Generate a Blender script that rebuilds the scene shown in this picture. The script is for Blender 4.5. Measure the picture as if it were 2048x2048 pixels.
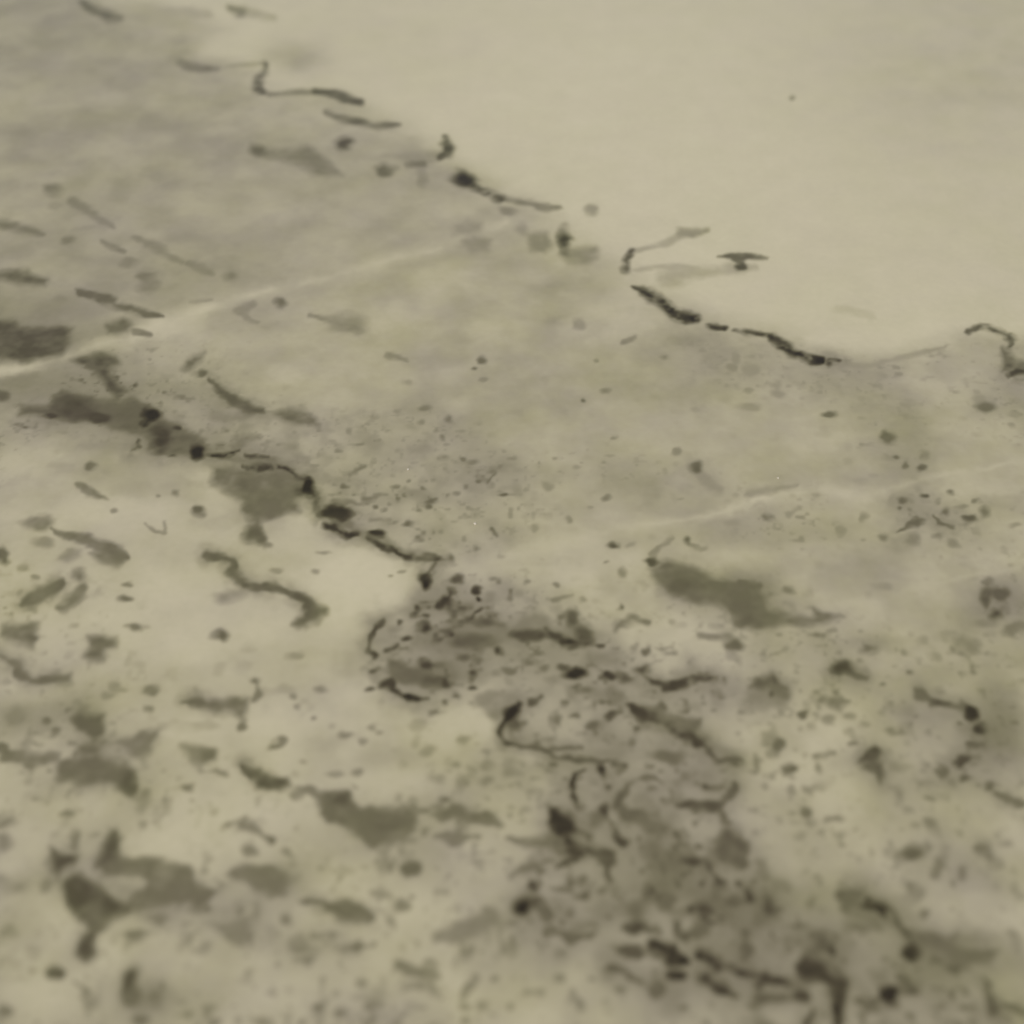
import bpy, math, random
import numpy as np

for o in list(bpy.data.objects):
    bpy.data.objects.remove(o)
scene = bpy.context.scene
COL = scene.collection

# ------------------------------------------------------------------ camera
CAM_H = 0.25                       # metres above the polished face
DEP = math.radians(42.0)           # looking down at
HFOV = math.radians(40.0)
TT = math.tan(HFOV / 2)
FOCUS_DEPTH = 0.405
cam = bpy.data.cameras.new('camera')
cam.sensor_width = 36.0
cam.angle = HFOV
cam.clip_start = 0.01
cam.clip_end = 3000.0
cam.dof.use_dof = True
cam.dof.focus_distance = FOCUS_DEPTH
cam.dof.aperture_fstop = 8.8
camo = bpy.data.objects.new('camera', cam)
camo.location = (0, 0, CAM_H)
camo.rotation_euler = (math.pi / 2 - DEP, 0, 0)
COL.objects.link(camo)
scene.camera = camo

# ------------------------------------------------------------------ sky and sun (soft, hazy daylight)
SUN_EL, SUN_AZ = math.radians(48), math.radians(200)
world = bpy.data.worlds.new('World')
scene.world = world
world.use_nodes = True
wn = world.node_tree
bg = wn.nodes['Background']
sky = wn.nodes.new('ShaderNodeTexSky')
sky.sky_type = 'NISHITA'
sky.sun_disc = False
sky.sun_elevation = SUN_EL
sky.sun_rotation = SUN_AZ
sky.air_density = 1.0
sky.dust_density = 6.0
sky.ozone_density = 0.6
wn.links.new(sky.outputs[0], bg.inputs[0])
bg.inputs[1].default_value = 0.085
sl = bpy.data.lights.new('sun', 'SUN')
sl.energy = 1.5
sl.angle = math.radians(14)
sl.color = (1.0, 0.93, 0.82)
so = bpy.data.objects.new('sun', sl)
so.rotation_euler = (math.pi / 2 - SUN_EL, 0, math.pi - SUN_AZ)
COL.objects.link(so)
scene.view_settings.view_transform = 'Standard'
scene.view_settings.look = 'None'
scene.view_settings.gamma = 1.0
scene.view_settings.use_curve_mapping = False
scene.view_settings.exposure = 0.37
scene.render.engine = 'CYCLES'

# ------------------------------------------------------------------ materials
GAIN = 1.0
def srgb(c):
    out = []
    for v in c:
        v /= 255.0
        out.append(v / 12.92 if v <= 0.04045 else ((v + 0.055) / 1.055) ** 2.4)
    return out
# seen colour divided by the light that falls on the slab gives the stone's own colour
LIGHT = (1.0, 1.0, 1.0)
def stone(c):
    return tuple(min(0.9, a / l) for a, l in zip(srgb(c), LIGHT)) + (1.0,)

def stone_material():
    m = bpy.data.materials.new('polished_marble')
    m.use_nodes = True
    nt = m.node_tree
    N, L = nt.nodes, nt.links
    bs = N['Principled BSDF']
    at = N.new('ShaderNodeAttribute'); at.attribute_name = 'mineral'
    tc = N.new('ShaderNodeTexCoord')
    # fine crystalline grain disturbs the mineral value
    def noise(scale, detail, rough=0.55):
        n = N.new('ShaderNodeTexNoise')
        n.inputs['Scale'].default_value = scale
        n.inputs['Detail'].default_value = detail
        n.inputs['Roughness'].default_value = rough
        L.new(tc.outputs['Object'], n.inputs['Vector'])
        return n
    g = noise(420, 3)
    g2 = noise(95, 4)
    def math_(op, a, b):
        n = N.new('ShaderNodeMath'); n.operation = op
        for i, v in enumerate((a, b)):
            if isinstance(v, (int, float)): n.inputs[i].default_value = v
            else: L.new(v, n.inputs[i])
        return n.outputs[0]
    v = math_('ADD', at.outputs['Fac'], math_('MULTIPLY', math_('SUBTRACT', g.outputs[0], 0.5), 0.035))
    v = math_('ADD', v, math_('MULTIPLY', math_('SUBTRACT', g2.outputs[0], 0.5), 0.045))
    r1 = N.new('ShaderNodeValToRGB'); r2 = N.new('ShaderNodeValToRGB')
    # grey-brown crystals and olive crystals, from dark to pale
    A = [(40, (43, 38, 28)), (70, (73, 67, 52)), (105, (106, 102, 83)), (140, (140, 136, 119)), (160, (160, 156, 136)), (182, (184, 180, 156)), (205, (205, 202, 180))]
    B = [(40, (42, 39, 24)), (70, (71, 69, 46)), (105, (105, 104, 78)), (140, (140, 138, 109)), (160, (161, 158, 129)), (182, (183, 180, 154)), (205, (205, 203, 178))]
    for r, S in ((r1, A), (r2, B)):
        el = r.color_ramp.elements
        while len(el) < len(S): el.new(0.5)
        for e, (t, c) in zip(el, S):
            e.position = t / 255.0
            e.color = stone(c)
        L.new(v, r.inputs[0])
    h = noise(34, 3, 0.6)
    hr = N.new('ShaderNodeMapRange')
    hr.inputs['From Min'].default_value = 0.32; hr.inputs['From Max'].default_value = 0.68
    L.new(h.outputs[0], hr.inputs['Value'])
    mx = N.new('ShaderNodeMix'); mx.data_type = 'RGBA'
    ga = N.new('ShaderNodeAttribute'); ga.attribute_name = 'smoke'
    L.new(math_('MULTIPLY', hr.outputs[0], math_('SUBTRACT', 1.0, math_('MULTIPLY', ga.outputs['Fac'], 0.6))), mx.inputs[0]); L.new(r1.outputs[0], mx.inputs[6]); L.new(r2.outputs[0], mx.inputs[7])
    L.new(mx.outputs[2], bs.inputs['Base Color'])
    rr = N.new('ShaderNodeMapRange')
    rr.inputs['To Min'].default_value = 0.26; rr.inputs['To Max'].default_value = 0.42
    L.new(g2.outputs[0], rr.inputs['Value']); L.new(rr.outputs[0], bs.inputs['Roughness'])
    bs.inputs['IOR'].default_value = 1.49
    bs.inputs['Specular IOR Level'].default_value = 0.32
    bp = N.new('ShaderNodeBump'); bp.inputs['Strength'].default_value = 0.02; bp.inputs['Distance'].default_value = 0.0004
    L.new(g.outputs[0], bp.inputs['Height']); L.new(bp.outputs[0], bs.inputs['Normal'])
    return m
MARBLE = stone_material()

def plain_material(name, col, rough, nscale, spread):
    m = bpy.data.materials.new(name); m.use_nodes = True
    N, L = m.node_tree.nodes, m.node_tree.links
    b = N['Principled BSDF']
    n = N.new('ShaderNodeTexNoise'); n.inputs['Scale'].default_value = nscale; n.inputs['Detail'].default_value = 5
    tc = N.new('ShaderNodeTexCoord'); L.new(tc.outputs['Object'], n.inputs['Vector'])
    r = N.new('ShaderNodeValToRGB')
    r.color_ramp.elements[0].color = tuple(c * (1 - spread) for c in col) + (1,)
    r.color_ramp.elements[1].color = tuple(min(1, c * (1 + spread)) for c in col) + (1,)
    L.new(n.outputs[0], r.inputs[0]); L.new(r.outputs[0], b.inputs['Base Color'])
    b.inputs['Roughness'].default_value = rough
    return m
CONCRETE = plain_material('concrete', (0.3, 0.28, 0.25), 0.85, 9, 0.25)
DUST = plain_material('dust', (0.6, 0.58, 0.52), 0.3, 900, 0.1)

# ------------------------------------------------------------------ the veins, patches and flecks of the stone
# Traced on nine squares of the photograph (A B C / D E F / G H I), 700 photo pixels each.
# s tone: x,y,width ...   vein          l tone: x,y,width ...   pale vein
# p tone: x,y ...         patch         d: x,y,rx,ry,tone ...   flecks
# m: x,y,rx,ry,tone ...   soft clouding of the stone, and painted light falloff in the right corners (no piece of its own)
TILES = {'A': (0, 0), 'B': (674, 0), 'C': (1348, 0), 'D': (0, 674), 'E': (674, 674), 'F': (1348, 674),
         'S': (0, -22 * 2048 / 768.0), 'Q': (0, 600), 'R': (948, 948), 'G': (0, 1348), 'H': (674, 1348), 'I': (1348, 1348), 'Z': (0, 0)}
TRACE = r"""
Z b 181 22: -600,-260 -2000,-620 -5000,-1050 -5000,-1600 9000,-1600 9000,1300 4200,900 2600,700 1932,640 1830,625 1700,665 1570,675 1450,630 1190,530 1060,400 860,300 720,215 660,190 510,165 480,125 380,112 365,80 440,55 330,20 200,-30 -100,-130
Z b 150 55: -4000,-900 -500,-200 150,-20 330,60 380,130 500,180 640,230 760,300 860,350 760,400 480,520 300,600 0,690 -500,800 -4000,1100
Z b 155 50: 0,720 330,630 600,540 900,450 1180,480 1200,560 1480,690 1700,700 1932,690 2400,700 2400,1000 1932,960 1400,990 860,1060 560,900 300,800
Z b 136 45: 700,1190 860,1120 1000,1150 1240,1250 1390,1290 1390,1480 1420,1620 1600,1660 1760,1740 1932,1790 2300,1900 2300,2300 1500,2200 1180,1780 1000,1720 1040,1600 1120,1480 960,1380 900,1310 740,1300
Z b 134 40: -300,500 150,560 260,640 330,760 560,860 560,900 300,860 0,760 -300,720
Z m: 1830,120,260,190,164 1900,420,130,120,176 1300,330,300,200,183 1020,120,350,160,184 700,90,220,80,177
Z m: 640,1120,150,110,180 380,1000,230,60,172 330,1200,200,80,170 560,1330,170,70,166 900,1370,70,50,174 80,1000,120,90,164 300,1330,120,60,166
Z m: 760,860,140,90,146 880,920,120,60,148 400,740,120,70,152 330,560,120,60,148 1360,700,130,60,149 1680,830,90,60,146 1260,840,160,50,163 1000,850,110,40,166 1180,940,100,40,164 1400,800,120,50,163
Z m: 470,1560,180,60,168 130,1550,120,60,164 330,1800,130,70,164 800,1750,140,60,160 560,1700,80,50,160 1000,1830,110,50,160 1600,1560,180,100,157 1840,1700,110,120,152 1780,1300,120,70,152 1560,1050,150,60,162 1720,1180,160,60,158 1100,1070,180,40,166
Z m: 1250,1620,110,90,130 1450,1750,170,80,133 1560,1840,200,80,132 1120,1380,110,70,139 1300,1390,120,60,143 900,1200,120,60,132 1380,1120,80,40,140 1850,1130,90,60,140 1900,1360,50,90,138
R b 139 34: 0,560 150,480 400,500 470,640 560,660 600,740 860,720 800,850 950,1000 850,1050 930,1090 880,1180 980,1330 980,1400 1150,1420 1300,1480 1450,1470 1650,1600 1850,1680 2000,1800 2000,2100 1000,2100 850,1850 500,1800 300,1720 120,1640 100,1500 200,1350 330,1280 250,1200 330,1100 330,1050 450,1030 250,960 130,930 200,800 0,700
R m: 680,640,75,40,160 960,890,120,60,160 400,1085,36,48,152 280,880,100,45,147 300,1450,80,50,148 1300,1750,130,60,138 1190,1810,46,28,152 820,1590,90,40,146 1000,1130,60,60,158 560,1000,60,30,146 1150,1200,160,70,158 430,440,70,40,160 600,430,90,50,162 1150,560,70,40,154
R m: 640,300,0.1,0.1,120 700,1450,200,55,126 1050,1530,150,55,130 1450,1750,120,70,122 1610,1720,150,80,118 1700,1650,120,40,114 1100,1800,200,60,120 1050,1850,100,30,108 350,1230,80,60,114 560,1300,100,60,122 1000,780,80,50,132 1850,900,60,70,130 60,540,90,60,122 200,650,140,50,132
R p 110: 540,850 580,810 700,850 790,870 760,930 650,895
R p 112: 600,1335 740,1310 800,1362 740,1392 620,1372
R p 116: 790,905 850,950 940,990 900,1005 830,985 770,935
R p 104: 985,755 1000,715 1050,705 1110,735 1105,790 1010,765
R s 120: 1290,1480,30 1340,1520,60 1420,1590,50
R p 96: 1140,1690 1190,1665 1250,1700 1310,1790 1270,1850 1230,1760 1150,1740
Q m: 340,740,150,50,176 650,100,90,50,177 1080,780,70,35,173 1330,920,140,60,181 1330,1050,120,60,180 540,1010,210,60,173 700,1180,190,60,173 950,1480,75,50,174 650,1510,70,30,170 1690,1500,60,50,177 1860,1610,60,40,170 700,960,80,50,172 800,1330,120,50,168 560,1880,140,50,172 300,1800,90,50,166 1350,1680,160,50,168
Q m: 300,480,210,50,147 600,330,150,50,148 650,620,100,30,158 1250,1290,60,60,148 100,1500,160,90,147 1200,1540,90,30,150 1650,640,220,70,146 1500,430,100,60,145 240,1420,130,60,142 350,1570,130,40,138 60,860,80,50,158 60,1080,120,70,158 1700,350,150,40,162 1850,560,120,40,164 1100,300,200,60,164
Q p 98: 190,345 240,320 330,350 480,360 545,390 500,440 380,420 230,432
S g 0.6: -400,-60 60,20 130,65 195,85 215,95 265,100 300,115 335,140 350,160 410,185 380,192 240,238 120,272 0,300 -400,420
S g 0.55: -60,300 110,285 170,300 240,330 320,330 400,370 420,410 340,432 240,395 150,362 60,350 -60,345
S g 0.7: 480,248 560,272 640,295 700,300 620,318 520,300
S g 1.0: 280,490 330,450 400,468 450,495 520,530 565,540 500,570 540,600 562,640 572,700 650,730 740,780 790,850 480,850 470,765 400,745 385,700 420,650 400,620 440,590 380,575 370,550 320,552 285,530
S g 0.55: 690,540 740,545 745,620 700,610
S g 0.55: 670,398 740,400 745,430 690,432
S g 0.45: 0,560 60,570 110,600 60,625 0,615
S g 0.5: 40,660 130,665 190,690 150,710 60,700
A m: 960,290,110,70,146 1370,700,70,30,147 1240,890,80,70,142 1110,1010,45,30,142 980,710,45,22,146 370,870,80,80,144 180,1030,50,30,142 90,1080,40,50,144 480,1440,110,35,142 620,1440,80,30,140 1320,1100,100,70,146 1000,560,250,60,148 200,300,250,120,148 1000,1500,220,50,142 60,780,70,120,142 1480,1820,60,35,142 1650,330,150,80,150 1450,950,150,50,160 1100,1130,120,30,160 1650,1170,150,40,158
A s 100: 455,15,40 520,60,60 600,88,60 665,100,36
A s 154: 850,75,50 1000,60,60 1150,75,50
A s 120: 1270,45,40 1330,62,58
A s 150: 1340,68,50 1510,95,36
A s 115: 1000,345,38 1050,365,45 1110,375,40 1200,380,34
A s 146: 1190,380,24 1300,366,22 1440,350,26
A s 80: 1465,350,34 1460,390,52 1435,430,52 1425,470,58 1440,500,36
A s 126: 1440,500,30 1480,520,26 1600,515,26 1740,505,34
A s 92: 1740,505,28 1850,520,42 1900,540,48 1990,565,34
A s 112: 1800,625,30 1870,650,45 1980,675,50 2080,695,44 2200,692,20
A p 118: 1390,800 1440,815 1620,830 1700,805 1740,820 1830,900 1890,970 1740,970 1640,915 1420,860
A d: 1900,795,50,36,86 130,730,50,32,136 280,1045,50,32,116 310,1140,30,24,140 1420,832,45,30,98 380,1330,40,26,118 1265,1520,42,32,120 700,1450,45,24,126 800,1525,45,30,116 810,1580,50,34,124 1550,1670,34,26,106 500,750,36,22,142 330,1655,36,20,130
A s 126: 400,1110,40 480,1160,45 540,1210,45 620,1250,28
A s 140: 400,1270,20 520,1250,24
A s 118: -60,1240,60 0,1240,60 100,1260,50 170,1280,50 235,1295,28
A s 124: 560,1330,25 620,1360,40 690,1390,24
A s 128: 750,1310,30 870,1375,55 930,1410,45 1000,1445,28
A s 126: 1040,1450,30 1110,1480,45 1170,1510,28
A p 92: -60,1510 15,1500 150,1490 180,1520 260,1545 240,1570 100,1570 20,1545 -60,1550
A s 104: 440,1615,40 540,1640,40 600,1660,66 640,1690,50 720,1700,40 800,1730,40 900,1745,18
A p 84: -120,1760 80,1770 110,1810 230,1810 330,1800 400,1812 385,1900 340,1960 180,1985 110,2000 60,1985 -120,1960 | dark grey patch cut by the left edge above the pale vein
A p 98: 590,1790 680,1760 730,1790 700,1830 600,1840
A s 120: 740,1830,30 830,1850,20
A s 128: 1390,1690,36 1310,1715,36 1350,1750,30 1420,1780,18
A s 138: 1060,1670,20 1170,1655,15
A s 126: 1710,1740,20 1820,1770,40 1930,1800,50 1980,1810,40
A l 176: 2800,1230,36 2680,1280,50 2560,1310,50 2400,1380,60 2160,1430,70 1930,1500,58 1700,1560,52 1500,1600,46 1300,1650,56 1100,1710,80 950,1770,110 830,1840,60 600,1880,56 370,1970,60 100,2040,50 -60,2055,50 | long pale vein rising from the left edge to upper centre
A l 184: 740,1855,50 880,1795,110 1060,1735,90 1160,1690,36
A l 182: -60,2045,60 60,2040,56 200,1990,40
A m: 1010,1790,150,60,176 700,1900,120,40,168
B s 86: 600,755,34 615,800,66 610,840,58 570,870,28
B p 136: 250,860 500,830 600,840 560,890 480,930 390,920 350,880
B s 116: 390,910,30 480,905,30
B d: 262,932,56,32,102 465,985,28,42,130 705,990,60,42,58 940,1165,42,22,126 1415,1160,36,30,143 1255,1320,38,60,66 1030,1270,30,30,140 60,1790,95,45,134 1340,1785,30,26,138 120,670,50,18,94
B s 84: 720,1000,46 790,1045,36 860,1075,52 905,1098,44
B s 114: 900,1095,32 1000,1110,32 1080,1130,32 1150,1145,42 1240,1145,18
B p 138: 650,1240 720,1215 800,1230 810,1290 700,1300 640,1295
B p 130: 690,1330 760,1300 850,1330 830,1385 740,1395
B p 128: 1050,1290 1160,1280 1190,1350 1150,1400 1060,1390
B p 130: 1230,1400 1300,1370 1430,1360 1440,1420 1380,1460 1280,1455
B s 82: 1625,1390,34 1605,1440,44 1590,1490,52
B s 152: 1640,1390,28 1760,1360,28 1900,1290,44 1980,1280,40
B s 158: 1640,1490,20 1800,1470,30 2000,1480,30
B s 56: 1640,1585,18 1690,1610,46 1740,1640,72 1800,1680,66 1860,1730,66 1930,1752,62 1990,1762,48 | thick black jagged vein edge below the smooth pale stone
B s 128: 1580,1885,24 1650,1855,20
B m: 1200,1770,60,35,140 100,1060,160,40,148 650,1080,100,40,147 950,1480,250,50,150 1100,1600,300,60,152 300,1200,150,80,150 1200,1560,120,40,148 800,1800,140,50,164 300,1750,120,60,164
C d: 650,540,16,14,138 385,1470,28,16,82
C s 138: 30,1280,44 100,1290,38 190,1270,28
C s 98: 250,1415,10 300,1414,20 380,1418,28 480,1423,22 520,1425,10
C s 110: 330,1425,14 385,1450,22
C s 156: -60,1540,80 0,1530,80 200,1500,60 450,1470,40
C s 58: 190,1800,38 240,1805,44 285,1812,32
C s 58: 330,1822,24 390,1830,34 470,1842,22 520,1850,30 560,1870,58 610,1910,64 650,1948,60 690,1955,48 760,1982,48 812,1992,30 | black broken vein running down right along the pale stone
C s 58: 858,1998,38 910,1998,26
C s 144: 930,2012,28 1050,2022,34 1200,1987,28 1350,1952,28 1500,1912,18
C s 72: 1620,1830,22 1690,1805,34 1760,1815,40 1830,1840,44 1865,1880,44 1858,1912,34 | dark hooked vein at the right edge under the pale stone
C l 182: 750,1870,50 1100,1830,44 1500,1795,36
C s 168: 900,1700,36 1080,1740,46
C m: 1500,200,260,120,172 1300,80,250,60,173
F s 100: 1850,0,36 1862,30,38
F p 86: 1815,62 1890,130 2000,140 2000,165 1880,172 1815,185
F s 62: 1840,215,18 1900,188,36 2000,188,42
F d: 310,165,28,18,136 340,115,20,24,138 160,70,18,14,140 420,180,44,34,144 410,295,20,15,134 575,270,22,34,142 580,320,38,22,140 140,200,22,16,148 200,295,26,16,148 120,400,22,14,146 430,385,55,18,140 1035,340,22,16,146 1700,340,34,24,140 1880,430,24,14,138
F d: 870,420,40,20,106 1720,385,46,25,108 1180,550,32,30,100 1215,660,20,12,106 1265,700,18,16,108 1365,720,28,18,96 1375,650,22,20,122 130,710,38,28,94 10,630,20,18,130 510,995,22,18,108 1520,850,20,16,108 1375,875,22,16,90 1272,905,30,22,104 1245,945,20,15,102 1665,905,20,12,120 1510,965,22,24,110 1730,970,32,28,112 1640,1010,34,16,96 1060,990,22,30,130 1150,1105,30,20,118 920,1070,20,26,132 1050,1115,20,12,132 1320,1120,38,32,128 1450,1100,24,16,130 1525,1150,30,24,132 960,680,26,16,146 1100,760,24,10,144 1590,940,26,12,132 1460,910,20,16,130 1200,900,26,22,138 1870,1040,30,14,136
F s 140: 130,730,30 180,780,50 240,840,54
F s 140: 400,860,36 550,845,40 680,820,18
F l 174: -900,1190,60 -600,1130,90 -340,1060,90 -150,1040,70 60,1010,40 320,955,40
F l 182: 320,955,60 450,890,60 600,868,64 800,850,80 980,862,110 1150,872,80 | short bright pale vein right of centre
F l 172: 1150,860,40 1330,790,30 1500,755,34 1730,725,30 1850,692,30 2000,680,30
F l 166: 1250,1400,14 1600,1320,22 1900,1280,22
F s 138: 630,985,38 700,940,26
F s 106: 1235,1080,14 1290,1040,28 1340,1015,36
F s 106: 1440,985,26 1450,1020,28 1490,1040,20 1540,1055,14
F d: 70,1120,26,20,94
F s 128: 90,1140,24 150,1175,28 190,1165,14
R p 102: 605,330 680,298 770,318 850,370 950,380 1030,432 1045,475 1110,493 1190,500 1240,488 1290,506 1200,532 1100,522 1040,532 1000,550 940,532 900,490 860,468 790,452 700,425 640,385 | long grey-green patch right of centre pointing down right
F s 130: -120,1205,28 -80,1170,24 -10,1110,18
F d: -140,1240,34,18,86 40,1370,45,38,94 430,1560,66,28,96
F s 104: 360,1350,24 440,1385,48 465,1365,18
F d: 620,1390,38,18,118
F p 84: 765,1490 815,1508 865,1530 800,1548 765,1535
F s 130: 850,1545,28 920,1555,14
F d: 1720,1445,30,52,84 1810,1415,52,24,94 1780,1530,42,34,78 1715,1350,24,20,118
F s 120: 1850,1610,38 1900,1600,48 1990,1580,54
F p 124: 1530,1660 1600,1640 1680,1700 1690,1750 1620,1750 1560,1710
F d: 1090,1730,48,24,108
F s 120: 150,1650,34 260,1645,48 340,1672,56
F d: 325,1700,42,32,98
F s 134: 530,1752,28 600,1720,38
F d: 930,1830,66,34,74
F s 124: 850,1840,36 930,1835,40 1000,1860,28 1060,1900,18
F m: 1400,640,260,90,146 1100,480,110,50,148 1150,1680,220,45,138 1700,1490,170,90,138 1700,830,300,40,166 800,580,200,50,164 1000,960,180,50,162 1300,250,250,80,160 1700,400,200,50,148 1100,1250,220,60,148 1700,1200,200,60,162 900,1350,150,70,160 350,1200,160,60,164 1300,1130,100,60,142 1500,1000,150,90,149 700,1120,160,50,152
D p 128: -60,245 0,240 100,210 200,190 220,220 180,262 0,262 -60,262
D p 82: 390,130 560,90 640,110 660,150 600,190 640,240 700,300 650,332 600,290 540,210 470,150
D p 96: 100,430 120,380 250,380 350,300 470,340 600,370 720,330 830,370 880,440 960,480 1060,520 1120,570 1160,630 1100,660 960,662 820,640 800,560 740,540 620,500 520,462 400,470 300,442 210,440 | long dark smoky patch at the left above the angular grey one
D d: 400,390,100,55,86 840,432,38,28,58 890,570,55,62,78 1092,640,34,34,58 990,505,22,16,76 965,664,26,14,84 280,440,34,16,82 10,320,36,30,100 505,710,25,18,106 1095,960,36,28,98 970,860,28,22,122 875,870,14,12,130 225,1130,48,26,134 10,1205,30,46,100 440,1315,36,34,116 700,1355,32,11,116 705,1445,38,18,108 755,1600,42,16,114 1210,1652,48,28,98 1250,1430,75,36,134 1415,1900,28,20,112 130,1280,30,24,138 230,1020,75,32,118 560,450,60,18,82 480,1440,10,10,150 630,955,22,16,134 1530,1290,26,14,138 1740,1290,26,14,134 1790,1190,34,10,136 1620,1755,26,18,138 190,1330,20,14,132 1490,1150,28,16,128
D s 122: 1130,640,40 1320,685,46 1600,742,44 1720,860,50 1790,960,44 1932,1040,50 2070,1110,46 2230,1180,40 2450,1228,30
D s 66: 795,488,34 842,448,40
D s 60: 762,580,34 722,640,54
D s 58: 1170,662,38 1230,657,44 1312,630,22
D s 70: 1360,660,34 1420,665,30 1480,666,14
D s 124: 1290,605,54 1350,560,56 1430,552,26
D s 70: 1345,714,28 1420,720,28 1492,720,24
D s 58: 1535,720,22 1590,735,30 1625,765,34 1700,790,56 1690,835,86 1722,872,56
D s 84: 1735,920,36 1762,980,46 1795,968,30
D p 106: 1165,718 1600,742 1650,800 1700,870 1650,900 1662,960 1560,982 1450,1012 1440,1060 1470,1100 1430,1135 1370,1080 1412,1020 1340,970 1340,910 1165,822 | angular dark grey patch below the broken black vein
D d: 1412,1085,52,44,96 1330,805,40,30,98 1870,972,62,25,64
D s 62: 1780,1040,18 1830,1055,36 1890,1080,38 1925,1094,32 1975,1080,36
D p 104: 1000,180 1030,130 1130,85 1110,130 1070,170 1020,190
D d: 1112,202,28,18,98
D s 98: 1150,235,28 1220,295,48 1300,355,48 1380,400,46 1450,405,28
D s 134: 1400,425,28 1280,450,38 1180,450,54
D p 102: 1520,430 1590,385 1680,405 1740,450 1735,490 1660,492 1580,470
D s 134: 1440,408,12 1530,412,14
D p 132: 1600,640 1660,640 1710,675 1640,690
D s 118: 430,815,28 490,860,44 590,890,18
D s 130: 810,1030,14 870,1075,18 910,1075,14 915,1020,14
D s 110: 300,1050,26 360,1100,38 450,1120,48 540,1150,58 650,1195,70 710,1210,26
D p 114: 500,1195 600,1180 690,1215 640,1265 570,1255
D p 122: 320,1230 370,1180 440,1180 440,1215 380,1240
D s 104: 130,1470,34 210,1430,56 300,1380,66 345,1360,38
D s 118: 310,1500,38 370,1490,68 430,1440,66 450,1390,46
D p 112: 10,1590 210,1580 190,1680 190,1735 100,1690 10,1662
D d: 180,1668,36,28,98
D p 100: 480,1650 655,1645 640,1700 590,1720 580,1780 470,1772 490,1700
D s 94: 1150,1205,46 1220,1215,40 1290,1235,34 1280,1290,52 1310,1340,56 1370,1370,38 1440,1385,38 1500,1388,58 1560,1395,30 1640,1430,44 1700,1455,46 1715,1520,56 | wriggling thin brown vein with a blunt lower end
D p 92: 1700,1490 1800,1500 1790,1535 1740,1570 1690,1615 1620,1585 1680,1540
D s 106: -60,1740,56 0,1760,58 80,1810,58 130,1860,58 180,1888,46 290,1890,40
D p 104: 280,1860 400,1850 400,1900 350,1930 290,1920
D m: 500,600,200,40,146 1000,250,200,80,146 1250,560,120,60,150 100,550,200,60,150 1700,560,200,80,158 500,960,300,60,172 1100,760,120,50,168 1200,1000,160,60,160 600,480,0.1,0.1,150 1000,1450,260,60,172 300,1700,150,60,164 1600,1250,150,50,164
E s 66: -30,965,60 20,965,60 70,975,40
E d: 225,1085,40,16,60 620,1225,24,24,98
E s 60: 180,1110,22 240,1150,28 290,1165,44 340,1170,18
E s 58: 340,1185,22 400,1215,38 450,1225,44 520,1220,34 565,1220,36
E s 98: 545,1250,26 520,1290,36 500,1320,36
E d: 490,1352,36,44,54
E s 128: -20,910,28 130,915,18
E s 128: 190,1020,18 290,1015,14
E s 126: 270,100,28 340,115,34 390,130,18
E d: 800,130,26,20,104 765,170,17,15,104 805,240,20,11,130 390,250,22,18,142 1430,135,15,13,124 1800,115,30,13,120 1355,350,17,13,98 1480,300,26,17,118 490,395,34,13,116 625,450,24,20,118 570,555,20,14,124 1525,550,20,13,126 60,520,18,14,136 780,800,18,11,108 920,870,20,9,96 1485,885,20,15,116 330,830,18,12,124 480,830,16,14,122 370,880,16,10,122 220,950,12,9,114 520,940,16,13,108 1280,1010,20,20,132 1085,1060,24,20,136 570,1080,15,13,134 1525,1138,34,15,88 1630,1140,26,12,140 1510,1235,15,11,122 1215,1360,15,12,120 1055,1350,18,12,128 1575,1300,20,32,128 860,1340,30,11,130 670,1335,26,18,86 765,1400,19,21,66 775,1450,19,13,66 450,1500,22,17,82 490,1545,18,14,94 485,1600,38,28,62 360,1565,20,9,104 390,1660,34,12,86 205,1835,28,18,92 1450,1705,22,15,84 1310,1850,66,25,66 1240,1810,38,18,98 1510,1860,34,20,78 1590,1880,36,30,98 1680,1840,40,30,94 1130,1820,28,16,122 780,1795,40,22,122 930,1830,34,18,122 1085,1740,22,13,120 1555,1490,18,14,108 1715,1740,24,18,106 1840,1575,22,16,142 1640,1710,26,20,138 1370,1450,22,12,134 560,1690,30,16,124 300,1320,12,9,132 370,1300,24,12,140 660,870,16,9,128 700,670,16,10,120 740,690,24,14,126 600,655,18,9,130 460,465,20,12,132 240,570,14,10,138 1160,820,24,18,132 1600,780,14,9,136 1325,720,20,13,138 1400,935,14,9,134 1050,1800,18,12,122 460,960,22,9,124 400,800,12,8,126 1880,890,26,8,136
E s 120: 110,740,24 160,710,30
E s 118: 830,800,24 870,760,20
E s 112: 870,1060,22 880,1090,14
E p 132: 400,610 480,580 530,620 480,655 410,640
E s 66: 730,1555,34 770,1530,34 795,1512,18
E s 84: 560,1500,34 600,1440,58 625,1400,36
E s 88: 255,1570,24 210,1610,24 190,1670,28 185,1730,38 200,1760,26
E s 92: 270,1730,34 330,1700,18
E p 122: 430,1620 700,1580 860,1600 980,1560 1070,1490 1150,1530 1200,1600 1250,1600 1310,1520 1400,1600 1420,1680 1300,1700 1150,1640 1000,1660 880,1720 700,1740 520,1740 430,1690
E d: 760,1680,100,40,104 820,1580,90,28,98 1060,1640,80,34,92 1300,1540,40,40,94 1370,1640,44,54,96
E s 74: 1150,1610,38 1210,1650,58 1300,1690,48 1400,1680,28
E p 98: 270,1780 340,1780 420,1840 470,1800 520,1830 530,1880 600,1880 630,1920 560,1950 400,1930 330,1910 280,1870
E d: 290,1915,38,30,76 490,1812,40,22,82 610,1905,30,22,84
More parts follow.
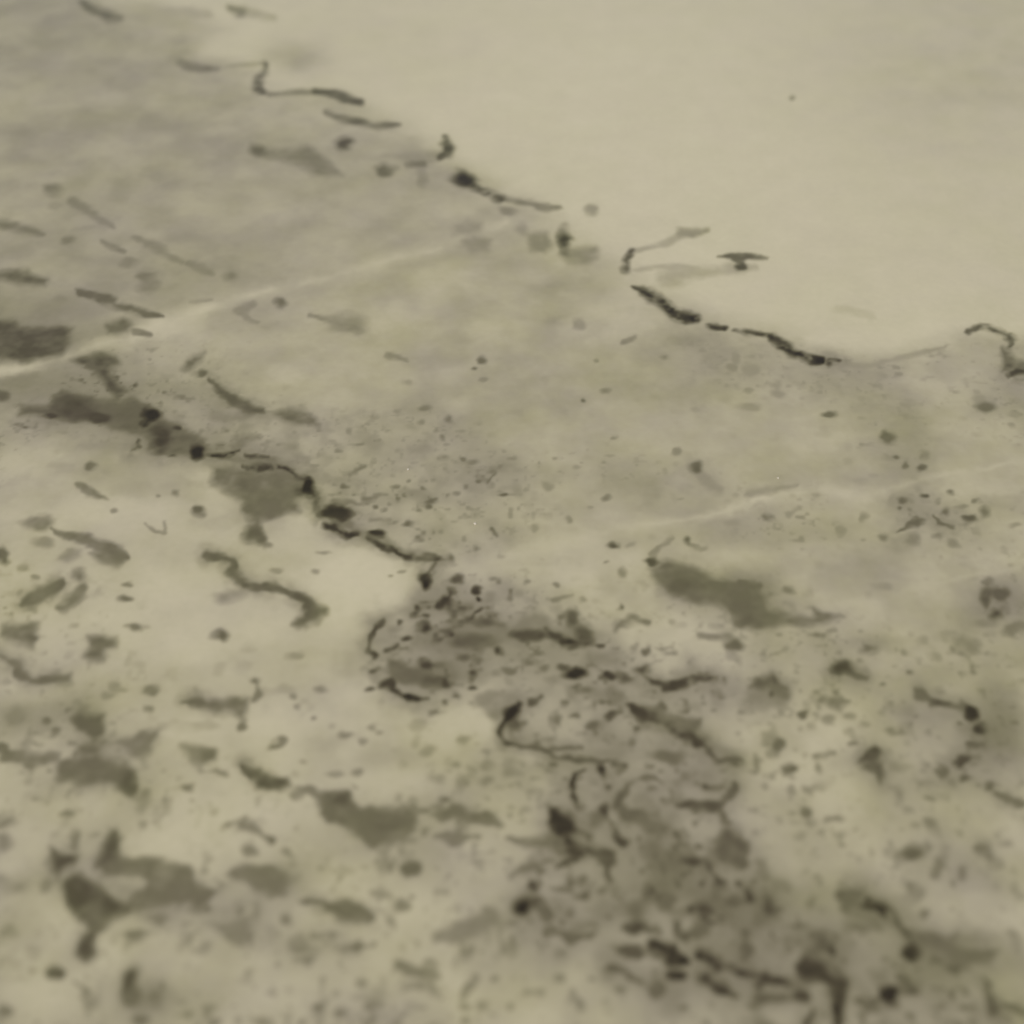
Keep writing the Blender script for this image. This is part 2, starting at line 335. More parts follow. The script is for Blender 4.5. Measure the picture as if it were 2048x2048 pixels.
E s 82: 1690,1860,40 1730,1900,40 1830,1910,48 1932,1895,40 2000,1885,40 2080,1890,26
E s 118: 1400,1800,30 1440,1810,36
E s 118: 1530,1620,38 1560,1580,44 1610,1555,48 1700,1580,28
E s 130: 1200,1445,26 1240,1440,30 1310,1425,18
E s 130: 1770,1720,14 1860,1725,14
E m: 300,800,260,80,146 700,760,160,60,145 150,1350,220,130,179 150,1600,120,80,170 1000,600,200,35,166 1080,220,180,60,152 1600,820,250,70,150 1250,800,140,60,148 800,340,160,60,158 1500,930,150,60,149 1200,1250,250,50,160 900,950,150,40,150
G s 110: 90,0,46 160,40,46 300,30,40
G p 96: 400,250 440,210 590,210 580,270 560,340 500,345 420,300
G p 110: 640,390 760,330 880,308 860,390 800,490 720,440
G p 104: 410,380 480,370 560,420 520,450 430,440
G p 106: 310,480 400,450 560,450 690,480 770,570 762,640 710,682 660,640 600,602 310,602
G d: 712,612,46,54,90
G s 108: -40,410,40 30,412,26
G s 120: 40,450,46 200,460,66 310,460,40
G d: 100,220,55,50,130 245,262,25,20,112 1340,300,20,18,112 835,85,34,20,116 825,195,24,18,124 1035,620,34,18,112 365,780,26,20,116 1375,985,38,26,124 1600,980,30,24,130 1705,1255,42,28,106 750,1445,66,30,112 850,1340,55,36,118 1590,1370,38,36,116 300,1652,38,32,90 735,1690,36,54,84 740,1770,46,46,106 795,1905,48,34,94 1040,1870,34,28,126 1180,1910,34,26,122 1885,1880,40,32,118 20,1870,30,26,118 1390,1660,28,22,136 1510,612,66,36,88 1690,642,46,22,120 1620,690,30,20,130 160,500,30,20,124 1660,470,24,14,132 1660,110,0.1,0.1,150 1620,125,24,18,128 1780,80,36,18,124 1640,190,22,16,130 1735,235,18,12,126 1840,540,40,14,136 510,1810,36,30,130 0,920,40,46,126 1900,340,34,26,126 640,60,34,20,132 600,112,30,18,132 690,85,36,14,136 190,385,24,18,130 790,830,20,18,138 400,920,26,34,122 180,1640,28,24,138 1020,1450,22,16,142
G s 106: 1020,145,18 1080,145,66 1130,165,66
G p 104: 1120,150 1365,138 1345,255 1275,222 1180,232 1115,195
G s 116: 1415,40,28 1420,100,46 1400,140,30
G p 108: 998,402 1185,408 1172,462 1112,492 1050,462
G s 130: 1130,520,24 1190,530,26 1250,552,10
G s 116: 1500,410,22 1560,360,34
G s 92: 1330,500,22 1400,540,48 1460,585,46
G s 116: -40,830,44 0,830,48 70,785,46
G p 108: 600,850 640,850 690,900 650,950 680,1000 820,1010 1050,1050 1080,1120 1180,1170 1250,1180 1200,1220 1100,1290 1050,1260 960,1270 880,1280 780,1300 700,1290 740,1200 820,1150 760,1120 600,1120 540,1070 560,980
G p 86: 600,860 650,870 660,960 640,1040 590,1080 545,1060 570,980
G p 82: 350,1130 460,1108 560,1180 690,1250 705,1300 600,1380 540,1440 530,1560 475,1605 405,1560 430,1470 480,1420 440,1350 365,1290 | large dark funnel-shaped patch at lower left
G p 80: 268,955 310,1000 425,1010 360,1080 310,1135 278,1060
G s 116: 1260,840,56 1340,842,66 1430,882,48 1490,912,28
G p 114: 1240,1110 1350,1060 1560,1060 1620,1120 1580,1212 1450,1232 1350,1160
G p 120: 1118,1370 1250,1360 1405,1318 1375,1420 1340,1505 1270,1502 1200,1420
G p 126: 1590,1470 1660,1430 1750,1540 1700,1565 1600,1540
G s 106: 1760,1262,56 1860,1290,78 1990,1320,76 2080,1342,36
G s 126: 400,1710,34 480,1750,34
G m: 80,1150,160,60,138 850,1780,110,60,138 1100,900,250,70,172 1500,60,200,60,164 600,700,150,60,166 1050,1560,180,70,166 200,1800,200,80,164 1650,800,180,100,164 60,320,120,90,146 1700,1150,120,80,150 300,320,80,60,142
H s 62: 300,40,46 320,90,38 370,125,34 450,145,38 525,140,26 | black curved vein cupping the left end of the grey band
H p 104: 250,-20 400,-10 470,10 540,30 500,70 430,60 330,60
H d: 195,70,28,16,90 605,45,34,24,94 745,72,22,11,76 660,120,18,12,112 550,30,50,24,98
H p 128: 735,120 860,88 985,88 1060,130 970,170 900,262 840,252 760,182
H s 84: 1060,165,28 1130,130,28
H s 58: 1000,172,46 990,215,72 930,262,46 905,325,54 935,362,44 | thick black bent vein below the centre
H d: 985,285,40,30,98
H s 94: 950,375,24 1080,390,28 1150,420,34 1210,460,44 1290,470,38 1380,480,38 1490,485,22
H s 104: 1180,410,34 1260,415,28 1350,410,18
H s 78: 1375,540,22 1312,560,28 1310,610,34 1330,680,38 1345,720,38 1335,760,26
H s 76: 1460,530,46 1470,625,46
H s 106: 1780,592,26 1680,580,38 1600,615,40 1545,680,54 1540,730,40
H p 96: 1540,705 1600,742 1690,740 1740,800 1832,850 1810,880 1680,870 1640,830 1560,820 1530,760
H s 86: 1470,740,46 1500,810,38 1520,880,38 1560,940,56
H d: 1182,800,44,44,72 1260,850,54,46,70 1420,830,55,46,110 1080,1172,34,38,84 1030,1300,56,62,50 970,1470,28,28,108 1240,1190,46,14,118 1360,1120,38,34,118 1630,1415,62,27,86 1620,1525,55,27,96 1890,1660,52,36,70 420,1075,44,34,102 370,1285,38,34,120 725,1530,34,24,124 230,1832,46,32,124 20,1870,30,26,120 55,345,30,22,124 150,380,26,16,130 685,375,30,24,134 825,510,34,22,128 840,595,26,20,124 490,430,36,24,136 560,590,34,28,138 1500,220,34,20,94 1410,280,24,24,110 1330,220,20,14,118 1245,245,18,30,122 1800,182,28,38,108 1820,460,64,36,112 1730,520,24,18,118 1760,1740,40,34,112 450,1720,55,36,124 1040,760,36,26,136 95,535,20,14,130 95,625,28,16,128 750,545,24,16,134 210,290,26,18,132 250,325,18,14,128 620,1910,0.1,0.1,150 1560,530,24,20,122 1480,1190,30,20,120 1810,1265,50,40,112 1540,1740,30,20,118 500,1600,30,24,126 140,1720,34,34,128 700,1900,30,22,132 1640,400,24,30,122
H p 100: 1230,760 1300,760 1330,820 1260,830 1210,800
H s 90: 1380,960,46 1440,1000,56 1490,1040,56 1510,1110,46
H s 94: 1210,1072,22 1250,1035,48 1310,1010,46
H s 116: 960,1110,60 1080,1065,100 1180,1030,50
H s 106: 1120,1260,38 1170,1340,38
H s 126: 560,1430,50 700,1420,70 850,1362,110 930,1385,50
H s 112: 1180,1420,34 1250,1430,38 1310,1462,46 1370,1440,28 1440,1430,28
H s 120: 1700,1420,24 1790,1425,24
H s 64: 1750,1490,46 1790,1530,78 1860,1562,68 1940,1590,38
H s 106: 1500,1620,38 1570,1650,44 1650,1700,44
H p 106: -120,655 60,660 120,720 440,760 450,820 400,880 380,932 200,940 80,890 0,830 -60,820 -105,740 | broad grey patch low left of the smoky band
H d: 20,690,62,40,88 280,820,110,28,98
H s 110: 580,792,46 650,762,56 760,782,48 850,812,56 900,842,38
H s 113: 555,900,38 640,910,48 790,890,32
H s 120: 940,900,28 1020,920,46 1210,930,36
H p 130: 700,1060 760,1010 830,1040 800,1085
H p 120: 180,1195 250,1190 290,1220 230,1255
H s 113: 30,1530,56 120,1502,68 210,1480,36
H s 113: 380,1605,54 470,1650,50 545,1682,36
H s 120: 705,1775,28 765,1700,48
H s 84: 1620,180,40 1700,240,56 1780,280,48 1860,310,58 1932,350,58 1985,372,50
H m: 1700,1080,200,120,126 1850,1000,80,60,112 400,350,200,90,164 350,600,200,80,166 700,1250,250,80,162 900,1600,250,80,160 300,1450,200,60,158 1650,950,120,60,122 1500,350,150,80,140
I s 84: -60,70,46 0,55,46 120,40,38 250,25,28
I p 86: 435,75 470,18 545,28 500,90
I s 84: 560,40,30 630,70,26
I p 122: 370,180 420,110 540,90 630,90 620,180 500,190
I d: 540,115,20,16,86 705,220,25,17,102 1150,60,22,18,112 1360,105,32,32,104 1460,160,38,22,84 1630,215,30,27,62 1685,305,34,28,70 1645,400,38,15,98 1465,550,30,26,106 1625,580,30,18,92 1735,615,26,28,98 580,370,28,28,98 612,525,38,30,92 445,530,20,16,120 1180,310,28,17,118 985,400,30,13,120 1230,670,36,56,124 1410,680,26,18,118 735,755,24,22,110 750,630,34,24,130 890,800,38,22,126 640,765,32,16,132 800,1110,30,26,128 1300,985,66,44,98 1695,945,42,36,110 1425,1105,26,32,118 1585,1095,28,42,118 1340,1220,28,34,124 1380,1330,28,26,116 320,1250,46,28,106 160,1410,36,34,114 1020,1390,55,30,118 830,1490,36,46,102 1300,1540,42,42,62 1180,1755,46,54,64 1310,1740,38,34,96 1040,1800,34,24,114 430,1840,36,24,114 400,1530,34,36,106 685,1790,48,40,88 100,1030,56,30,90 960,240,28,18,130 850,265,22,18,132 790,510,24,26,130 640,640,28,26,134 700,890,30,20,134 810,870,26,16,134 1320,830,30,18,136 1040,290,26,10,134 60,560,26,20,126 480,1370,30,34,118 770,1265,36,30,118 610,1160,36,30,122
I s 112: 800,145,36 900,165,48 970,150,38
I s 102: 860,-5,24 1000,5,28 1060,25,18
I s 106: 1350,95,24 1450,160,30 1510,172,30 1610,192,38
I s 88: 1560,480,36 1625,455,38
I s 90: 1590,510,30 1610,470,34
I s 108: 1780,650,28 1880,700,46 1920,712,26
I s 120: 540,430,38 575,385,30
I s 124: 770,450,36 880,430,28
I s 88: 1045,480,30 1110,440,38
I s 86: 1085,480,52 1120,540,56 1155,585,56
I p 130: 1170,480 1230,480 1310,520 1270,545 1200,530
I p 98: 0,300 50,345 100,270 140,258 110,330 60,375 0,350
I s 80: 100,370,44 180,420,48 250,460,48 320,465,54 385,475,28
I s 96: 20,720,44 100,715,58 200,738,48 260,700,44 320,640,38 345,610,26
I s 104: 220,740,48 285,785,38
I p 88: 250,850 290,830 330,900 390,910 430,980 432,1060 390,1090 310,1040 240,1020 230,940
I s 82: 195,1065,46 250,1130,56 285,1145,28
I p 100: 895,1230 980,1178 1035,1190 1020,1262 950,1305
I s 72: 1060,1270,46 1150,1310,56 1200,1360,78 1285,1435,66
I p 104: 1290,1400 1450,1440 1600,1500 1810,1530 1720,1600 1560,1625 1500,1560 1350,1500
I s 86: 1430,1580,46 1500,1610,58 1570,1625,28
I s 72: 720,1590,70 770,1640,120 840,1685,58 920,1750,76 905,1850,66 885,1990,58
I s 74: 742,1860,46 735,2000,56
I s 102: 480,1800,78 610,1790,56
I s 72: 150,1560,46 250,1600,66 330,1612,38 410,1640,68 500,1680,78 625,1712,46
I d: 0,1550,28,40,70 30,1652,58,26,68
I s 72: 190,1680,68 260,1720,78 345,1772,46
I s 86: 1720,1700,46 1750,1780,66 1770,1845,76
I s 100: 1820,1820,46 1990,1880,48
I m: 1760,330,110,130,130 1530,600,100,50,140 800,700,250,130,158 1100,850,200,80,158 1750,1150,150,120,150 1500,230,200,60,142 600,1450,250,90,134 900,1600,250,100,132 1550,1680,180,70,124 300,250,120,60,148 100,1700,0.1,0.1,140 100,1850,160,60,150
"""

# ------------------------------------------------------------------ slab surface: tessellation follows the distance
NU, NV = 900, 900
EXT = 1.08                                   # fine tessellation reaches a little past the view
SC = 1024.0
u_in = np.linspace(-EXT, EXT, NU)
v_in = np.linspace(-EXT, EXT, NV)
sd, cd = math.sin(DEP), math.cos(DEP)
y_in = CAM_H * (cd + v_in * TT * sd) / (sd - v_in * TT * cd)
# coarser rows and columns out to the slab's sawn edges
X_EDGE, Y_NEAR, Y_FAR = 1.05, -0.35, 1.70
def grow(a, b, first, n):
    t = np.linspace(0, 1, n + 1)[1:]
    p = max(1.0, math.log(max(first, 1e-9) / abs(b - a)) / math.log(1.0 / n))
    return a + (b - a) * t ** min(p, 2.2)
NR = 95
y_lo = grow(y_in[0], Y_NEAR, y_in[1] - y_in[0], NR)[::-1]
y_hi = grow(y_in[-1], Y_FAR, y_in[-1] - y_in[-2], NR)
ys = np.concatenate([y_lo, y_in, y_hi])
hw = np.clip((ys * cd + CAM_H * sd) * TT, 0.04, 0.6)
tt = (np.arange(NR) + 1) / NR
xs_r = EXT * hw[:, None] + (X_EDGE - EXT * hw[:, None]) * (tt ** 1.6)[None, :]
X = np.concatenate([-xs_r[:, ::-1], u_in[None, :] * hw[:, None], xs_r], axis=1)
Y = np.repeat(ys[:, None], X.shape[1], axis=1)
NY, NX = X.shape

# photo position of each slab point (used only to look the tracing up)
zc = Y * cd + CAM_H * sd
ok = zc > 0.05
zc_ = np.where(ok, zc, 1.0)
PU = np.where(ok, SC * (1 + (X / zc_) / TT), -9e4)
PV = np.where(ok, SC * (1 - ((Y * sd - CAM_H * cd) / zc_) / TT), 9e4)

LATTICE = np.random.RandomState(12).rand(1024, 1024)
def vnoise(x, y, seed):
    ix, iy = np.floor(x).astype(np.int64), np.floor(y).astype(np.int64)
    fx, fy = x - ix, y - iy
    fx = fx * fx * fx * (fx * (6 * fx - 15) + 10); fy = fy * fy * fy * (fy * (6 * fy - 15) + 10)
    ix, iy = ix + seed * 37, iy + seed * 101
    def h(a, b):
        return LATTICE[a & 1023, b & 1023]
    a, b, c, d = h(ix, iy), h(ix + 1, iy), h(ix, iy + 1), h(ix + 1, iy + 1)
    return (a + (b - a) * fx) * (1 - fy) + (c + (d - c) * fx) * fy - 0.5
def fbm(scale, seed, octs=3, sx=1.0, sy=1.0, ang=0.0):
    ca, sa = math.cos(ang), math.sin(ang)
    xr, yr = X * ca + Y * sa, -X * sa + Y * ca
    out, amp, tot = 0, 1.0, 0
    for k in range(octs):
        s = scale * 2 ** k
        out = out + amp * vnoise(xr * s * sx + 17.3 * k, yr * s * sy + 5.1 * k, seed + k)
        tot += amp; amp *= 0.55
    return out / tot * 2

# wandering outlines (a given length on the stone, so smaller in the photo farther off)
fx_ = np.clip(0.3 + 0.7 * PV / 1150, 0.3, 1.3); fy_ = fx_ * np.clip(0.35 + 0.65 * PV / 1150, 0.35, 1.2)
wx = (fbm(140, 11, 3) * 9.0 + fbm(420, 15, 2) * 5.0) * fx_
wy = (fbm(140, 21, 3) * 6.0 + fbm(420, 25, 2) * 3.5) * fy_
U = PU + wx
V = PV + wy
T = 160 + fbm(22, 31, 4, 1.0, 1.0) * 8.0
speck = fbm(330, 41, 2)
px_, py_ = fbm(90, 43, 2) * 6 * fx_, fbm(90, 46, 2) * 5 * fy_
mott = fbm(110, 49, 3)
crumb = fbm(380, 44, 2)
bead = fbm(150, 47, 2)
grit = fbm(300, 48, 2) * fy_

def sstep(a, b, x):
    t = np.clip((x - a) / (b - a), 0, 1)
    return t * t * (3 - 2 * t)
K = 700.0 / 1932.0
ZK = 2048.0 / 1932.0
features = []        # (kind, tone, points, size)
clouds_and_falloff, bands, greys = [], [], []
for line in TRACE.strip().splitlines():
    line, _, note = line.partition(' | ')
    head, body = line.split(':', 1)
    hp = head.split()
    ox, oy = TILES[hp[0]]
    k = {'Z': ZK, 'Q': 1100 / 1932.0, 'R': 1100 / 1932.0, 'S': 2048 / 768.0}.get(hp[0], K)
    pts = [tuple(float(q) for q in w.split(',')) for w in body.split()]
    kind = hp[1]
    tr = lambda p: (ox + p[0] * k, oy + p[1] * k)
    if kind in 'sl':
        features.append((kind, float(hp[2]), [tr(p) + (p[2] * k,) for p in pts], note))
    elif kind == 'p':
        features.append((kind, float(hp[2]), [tr(p) for p in pts], note))
    elif kind == 'g':
        greys.append((float(hp[2]), [tr(p) for p in pts]))
    elif kind == 'b':
        bands.append((float(hp[2]), float(hp[3]) * k, [tr(p) for p in pts]))
    elif kind == 'd':
        for p in pts:
            if p[2] > 1: features.append((kind, p[4], [tr(p) + (p[2] * k, p[3] * k)], ''))
    elif kind == 'm':
        for p in pts:
            if p[2] > 1: clouds_and_falloff.append((tr(p), p[2] * k, p[3] * k, p[4]))

I0, I1, J0, J1 = NR, NR + NV, NR, NR + NU
def window(x0, x1, y0, y1):
    """rows and columns of the tessellation that cover a photo rectangle"""
    j0 = np.searchsorted(u_in, x0 / SC - 1) ; j1 = np.searchsorted(u_in, x1 / SC - 1)
    i0 = np.searchsorted(v_in, 1 - y1 / SC) ; i1 = np.searchsorted(v_in, 1 - y0 / SC)
    return slice(NR + max(0, i0 - 2), NR + min(NV, i1 + 3)), slice(NR + max(0, j0 - 2), NR + min(NU, j1 + 3))

def seg_field(x, y, pts):
    """signed distance to a tapered polyline in units of its half width, and its half width there"""
    best = np.full(x.shape, 1e9); hwid = np.ones(x.shape)
    for a, b in zip(pts[:-1], pts[1:]):
        dx, dy = b[0] - a[0], b[1] - a[1]
        L2 = dx * dx + dy * dy + 1e-9
        t = np.clip(((x - a[0]) * dx + (y - a[1]) * dy) / L2, 0, 1)
        r = (a[2] + (b[2] - a[2]) * t) / 2
        d = np.hypot(x - a[0] - t * dx, y - a[1] - t * dy) - r
        m = d < best
        best = np.where(m, d, best); hwid = np.where(m, r, hwid)
    return best, hwid
def poly_sdf(x, y, pts):
    d = np.full(x.shape, 1e9); inside = np.zeros(x.shape, bool)
    n = len(pts)
    for i in range(n):
        a, b = pts[i], pts[(i + 1) % n]
        dx, dy = b[0] - a[0], b[1] - a[1]
        t = np.clip(((x - a[0]) * dx + (y - a[1]) * dy) / (dx * dx + dy * dy + 1e-9), 0, 1)
        d = np.minimum(d, np.hypot(x - a[0] - t * dx, y - a[1] - t * dy))
        cr = ((a[1] > y) != (b[1] > y))
        inside ^= cr & (x < dx * (y - a[1]) / (dy if abs(dy) > 1e-9 else 1e-9) + a[0])
    return np.where(inside, -d, d)

WU = PU + wx * 1.5 + fbm(40, 51, 3) * 26 * fx_
WV = PV + wy * 1.5 + fbm(40, 61, 3) * 18 * fy_
for tone, fe, pts in bands:
    a = sstep(fe, -fe, poly_sdf(WU, WV, pts))
    T += (tone - T) * a * 0.9
for (cx, cy), rx, ry, tone in clouds_and_falloff:  # darker right corners put fading gloss and light falloff into the stone tone
    q = ((WU - cx) / rx) ** 2 + ((WV - cy) / ry) ** 2
    T += (tone + (3 if tone > 163 and cy > 900 else 0) - T) * np.exp(-0.9 * q) * 0.85

# smoky grey bands
gz = np.zeros_like(T)
gedge = fbm(75, 63, 3) * 30 * fy_
for w, pts in greys:
    gz = np.maximum(gz, w * sstep(48, -34, poly_sdf(WU, WV, pts) + gedge))
T += (np.minimum(T, 148.0) - T) * gz * 0.65
# crystal clouding that belongs to the stone everywhere; less of it in the pure pale band
busy = np.clip((176 - T) / 16, 0.12, 1)
T += busy * (np.tanh(2.6 * fbm(46, 71, 3)) * (6.0 + 4.0 * np.clip((PV - 900) / 400, 0, 1)) + np.tanh(2.6 * fbm(115, 81, 3)) * 4.5)
outm = np.clip(np.maximum(np.abs(PU / SC - 1), np.abs(1 - PV / SC)) * 12 - 12.6, 0, 1)
near = (1 - outm) * np.clip((PV - 620) / 250, 0, 1)
gn = gz * near
T -= gn * (np.clip(fbm(95, 85, 3) - 0.05, 0, 1) * 34 + np.clip(fbm(210, 88, 2) - 0.2, 0, 1) * 46)
zone = np.clip(np.clip(fbm(18, 95, 2) * 2.0 + 0.25, 0, 0.8) * near + gn, 0.0, 1)
T -= busy * near * np.clip((PV - 1050) / 250, 0.25, 1) * np.clip(fbm(190, 97, 2) - 0.44, 0, 1) * 70
T -= busy * zone * np.clip(fbm(330, 91, 2) - 0.38, 0, 1) * 100
T -= busy * zone * np.clip(fbm(520, 93, 2) - 0.42, 0, 1) * 70

# outside the photographed area the same kind of mineral goes on
dk = fbm(26, 101, 3, 1.0, 1.6, -0.5)
T -= outm * (np.clip(dk - 0.22, 0, 1) * 190)
T = np.clip(T, 60, 200)

fid = np.full((NY, NX), -1, np.int32)
fstr = np.full((NY, NX), 0.42)
kinds = {'s': 'dark_vein', 'l': 'pale_vein', 'p': 'mineral_patch', 'd': 'mineral_fleck'}
order = {'l': 0, 'p': 1, 's': 2, 'd': 3}
features.sort(key=lambda f: (order[f[0]], -f[1]))
info = []
for n, (kind, tone, pts, note) in enumerate(features):
    if kind == 'd':
        cx, cy, rx, ry = pts[0]
        bb = (cx - rx, cx + rx, cy - ry, cy + ry)
    else:
        w = max((p[2] for p in pts), default=0) if kind in 'sl' else 0
        bb = (min(p[0] for p in pts) - w, max(p[0] for p in pts) + w, min(p[1] for p in pts) - w, max(p[1] for p in pts) + w)
    W = window(bb[0] - 30, bb[1] + 30, bb[2] - 30, bb[3] + 30)
    x, y = U[W], V[W]
    if kind != 'l':
        tone -= max(0.0, 150 - tone) * (0.16 if kind == 's' else 0.10)
    if x.size == 0:
        info.append(None); continue
    if kind in 'sl':
        d, r = seg_field(x, y, pts)
        if kind == 's':
            d0 = d
            d = d - r * ((0.0 if tone < 78 else 0.12) + 0.55 * bead[W]) + grit[W] * np.clip(r, 2, 8) * 0.7
        f = np.clip(r * 0.85, 4.0, 14.0) if kind == 's' else np.clip(r * 1.5, 7.0, 20.0)
        a = sstep(f, -f, d + f * 0.15)
        if kind == 's' and tone < 100 and pts[0][1] > 700:
            hal = sstep(26, 0, d0) * 0.5 * np.clip(0.7 + crumb[W], 0, 1)
            T[W] += np.minimum(126 - T[W], 0) * hal
        if kind == 's' and tone < 80:
            a = a * np.clip(0.95 + 0.75 * crumb[W], 0.3, 1)
        a = a * ((0.9 + 0.25 * mott[W]) if kind == 's' else np.clip(0.7 + 0.4 * mott[W] + 0.3 * bead[W], 0.3, 0.95))
    elif kind == 'p':
        d = poly_sdf(PU[W] + 0.55 * wx[W] + 0.7 * px_[W], PV[W] + 0.55 * wy[W] + 0.7 * py_[W], pts) + grit[W] * 5.5
        a = sstep(10, -11, d) * (0.88 + 0.16 * mott[W] + 0.14 * crumb[W])
    else:
        q = np.sqrt(((x + 0.5 * px_[W] - cx) / rx) ** 2 + ((y + 0.5 * py_[W] - cy) / ry) ** 2) - 0.5 * bead[W]
        a = sstep(1.7, 0.3, q + 0.25 * grit[W])
    if kind != 'l':
        a = np.clip(a * (1.0 + 0.28 * speck[W]), 0, 1)
    Tw = T[W]
    if kind == 'l':
        Tw += np.maximum(tone - Tw, 0) * a
    else:
        tg = tone - (14 * gz[W] * near[W] if kind in 'sd' else 0)
        Tw += np.minimum(tg - Tw, 3) * a
    m = (a > fstr[W]) if kind == 'l' else (a > 0.45)
    fid[W] = np.where(m, n, fid[W])
    info.append((bb[1] - bb[0], bb[3] - bb[2]))
# the dark minerals stain the stone around them a little
def soften(a, r):
    for ax in (0, 1):
        for _ in range(2):
            c = np.cumsum(np.concatenate([np.repeat(np.take(a, [0], ax), r + 1, ax), a, np.repeat(np.take(a, [-1], ax), r, ax)], ax), ax)
            n = a.shape[ax]
            a = (np.take(c, range(2 * r + 1, 2 * r + 1 + n), ax) - np.take(c, range(0, n), ax)) / (2 * r + 1)
    return a
stain = soften(np.clip(150 - T, 0, 80), 7) * 0.30 + soften(np.clip(140 - T, 0, 80), 16) * 0.22
T -= stain * (1 - 0.75 * gz) * np.clip((T - 95) / 50, 0, 1) * np.clip(0.9 + 0.8 * mott, 0.2, 1.6) * np.clip((PV - 500) / 400, 0.25, 1)
T += np.clip((120 - T) / 60, 0, 1) * fbm(240, 111, 2) * 7
mineral = (np.clip(T, 38, 205) / 255.0).astype(np.float32)

# ------------------------------------------------------------------ meshes
def make_mesh(name, co, quads, tone, smoke):
    me = bpy.data.meshes.new(name)
    nq = len(quads)
    me.vertices.add(len(co)); me.vertices.foreach_set('co', np.ascontiguousarray(co, np.float32).ravel())
    me.loops.add(nq * 4); me.loops.foreach_set('vertex_index', np.ascontiguousarray(quads, np.int32).ravel())
    me.polygons.add(nq)
    me.polygons.foreach_set('loop_start', np.arange(nq, dtype=np.int32) * 4)
    me.polygons.foreach_set('use_smooth', np.zeros(nq, dtype=bool))
    me.update(calc_edges=True)
    at = me.attributes.new('mineral', 'FLOAT', 'POINT')
    at.data.foreach_set('value', np.ascontiguousarray(tone, np.float32).ravel())
    a2 = me.attributes.new('smoke', 'FLOAT', 'POINT')
    a2.data.foreach_set('value', np.ascontiguousarray(smoke, np.float32).ravel())
    me.materials.append(MARBLE)
    return me
def link(name, me, parent=None):
    o = bpy.data.objects.new(name, me)
    COL.objects.link(o)
    o.parent = parent
    return o

idx = np.arange(NY * NX).reshape(NY, NX)
quads = np.stack([idx[:-1, :-1], idx[:-1, 1:], idx[1:, 1:], idx[1:, :-1]], -1).reshape(-1, 4)
CO = np.stack([X, Y, np.zeros_like(X)], -1).reshape(-1, 3)
TN = mineral.reshape(-1)
SM = gz.astype(np.float32).reshape(-1)
ff = np.stack([fid[:-1, :-1], fid[:-1, 1:], fid[1:, 1:], fid[1:, :-1]], -1).reshape(-1, 4)
face_id = np.where((ff[:, 0] == ff[:, 1]) & (ff[:, 0] == ff[:, 2]) | (ff[:, 0] == ff[:, 3]), ff[:, 0], ff.max(1))

THICK = 0.03
slab = bpy.data.objects.new('marble_slab', None)  # one polished stone slab lying on the ground, no counter under it
slab.location = (0, 0, 0)
COL.objects.link(slab)
slab['label'] = 'polished beige marble slab with dark broken veins, filling the whole picture'
slab['category'] = 'stone slab'

def submesh(name, q, depth=None):
    """the faces q as a mesh; with a depth they go down into the stone as a closed solid"""
    vs, inv = np.unique(q, return_inverse=True)
    q2 = inv.reshape(-1, 4)
    co, tn, sm = CO[vs], TN[vs], SM[vs]
    if depth:
        nv = len(vs)
        e = np.concatenate([q2[:, [0, 1]], q2[:, [1, 2]], q2[:, [2, 3]], q2[:, [3, 0]]])
        key = e[:, 0].astype(np.int64) * nv + e[:, 1]
        rev = e[:, 1].astype(np.int64) * nv + e[:, 0]
        be = e[~np.isin(key, rev)]
        co = np.concatenate([co, co - np.array([0, 0, depth])])
        tn = np.concatenate([tn, tn]); sm = np.concatenate([sm, sm])
        side = np.stack([be[:, 1], be[:, 0], be[:, 0] + nv, be[:, 1] + nv], -1)
        q2 = np.concatenate([q2, q2[:, ::-1] + nv, side])
    return make_mesh(name, co, q2, tn, sm)

ordr = np.argsort(face_id, kind='stable')
sf = face_id[ordr]
cut = {int(n): ordr[np.searchsorted(sf, n, 'left'):np.searchsorted(sf, n, 'right')] for n in np.unique(sf) if n >= 0}
MIN_PX = 13.0
cand, small = [], []
count = {}
for n, fs in cut.items():
    kind = features[n][0]
    wpx, hpx = info[n]
    if max(wpx, hpx) < MIN_PX or len(fs) < 8: small.append(n)
    else: cand.append((len(fs), n))
cand.sort(reverse=True)
keep = []
for s, n in cand:
    kd = features[n][0]
    count[kd] = count.get(kd, 0) + 1
    if count[kd] <= 290: keep.append(n)
    else: small.append(n)
used_small = np.concatenate([cut[n] for n in small]) if small else np.zeros(0, int)

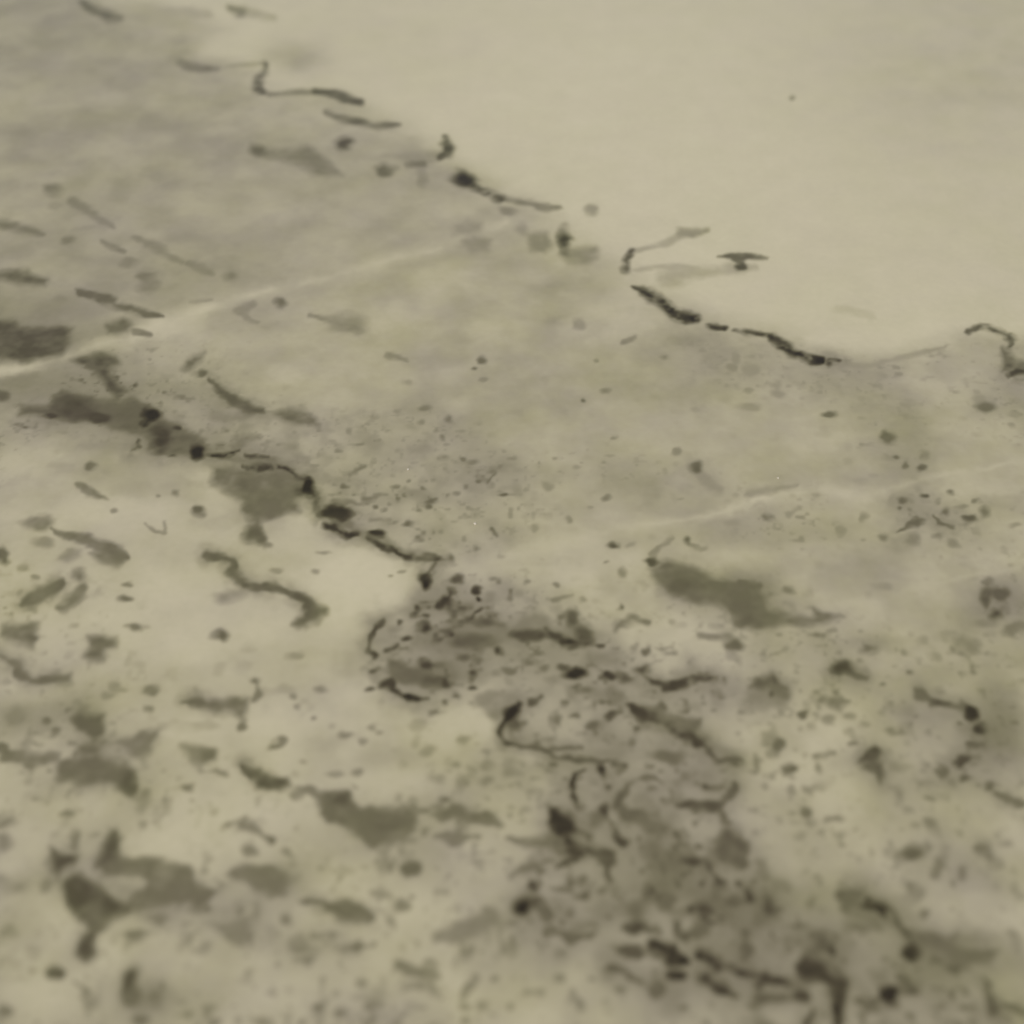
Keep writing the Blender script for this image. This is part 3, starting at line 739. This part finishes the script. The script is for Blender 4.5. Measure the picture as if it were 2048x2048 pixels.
# body: the rest of the polished face, the four sawn edges and the underside
rest = quads[face_id < 0]
bco, btn = CO, TN
per = np.concatenate([idx[0, :], idx[1:, -1], idx[-1, -2::-1], idx[-2:0:-1, 0]])
base = len(CO)
low = CO[per] - np.array([0, 0, THICK])
nxt = np.roll(np.arange(len(per)), -1)
sides = np.stack([per, np.arange(len(per)) + base, nxt + base, per[nxt]], -1)
c = [base + 0, base + NX - 1, base + NX - 1 + NY - 1, base + 2 * (NX - 1) + NY - 1]
bottom = np.array([[c[0], c[3], c[2], c[1]]])
allq = np.concatenate([rest, sides, bottom])
allc = np.concatenate([CO, low]); allt = np.concatenate([TN, TN[per]]); alls = np.concatenate([SM, SM[per]])
vs, inv = np.unique(allq, return_inverse=True)
body = link('slab_body', make_mesh('slab_body', allc[vs], inv.reshape(-1, 4), allt[vs], alls[vs]), slab)

for n in keep:
    kd = features[n][0]
    nm = kinds[kd]
    o = link(nm, submesh(nm, quads[cut[n]], 0.002), slab)
    if features[n][3]: o['label'] = features[n][3]
if len(used_small):
    o = link('fine_flecks', submesh('fine_flecks', quads[used_small], 0.001), slab)
    o['kind'] = 'stuff'

# ------------------------------------------------------------------ the ground the slab lies on
me = bpy.data.meshes.new('ground')
G = 1200.0
me.from_pydata([(-G, -G, -THICK - 0.004), (G, -G, -THICK - 0.004), (G, G, -THICK - 0.004), (-G, G, -THICK - 0.004)], [], [(0, 1, 2, 3)])
me.materials.append(CONCRETE)
g = link('ground', me)
g['kind'] = 'structure'

# ------------------------------------------------------------------ bright grains of dust on the polish
def on_slab(px, py):
    u, v = px / SC - 1, 1 - py / SC
    y = CAM_H * (cd + v * TT * sd) / (sd - v * TT * cd)
    return u * TT * (y * cd + CAM_H * sd), y
rnd = random.Random(4)
import bmesh
def dust(px, py, r, label):
    bm = bmesh.new()
    bmesh.ops.create_icosphere(bm, subdivisions=2, radius=r)
    for v in bm.verts:
        v.co *= rnd.uniform(0.75, 1.2)
    lo = min(v.co.z for v in bm.verts)
    for v in bm.verts: v.co.z -= lo
    me = bpy.data.meshes.new('dust_grain'); bm.to_mesh(me); bm.free()
    me.materials.append(DUST)
    o = link('dust_grain', me)
    x, y = on_slab(px, py)
    o.location = (x, y, 0.0)
    o['label'] = label; o['category'] = 'dust grain'; o['group'] = 'bright dust grains on the polish'
dust(816, 940, 0.00024, 'tiny bright grain on grey stone, upper left of the three dust grains')
dust(950, 1049, 0.00028, 'tiny bright grain above the pale vein, middle of the three dust grains')
dust(1556, 957, 0.0002, 'tiny bright grain right of centre beside the pale vein, rightmost dust grain')
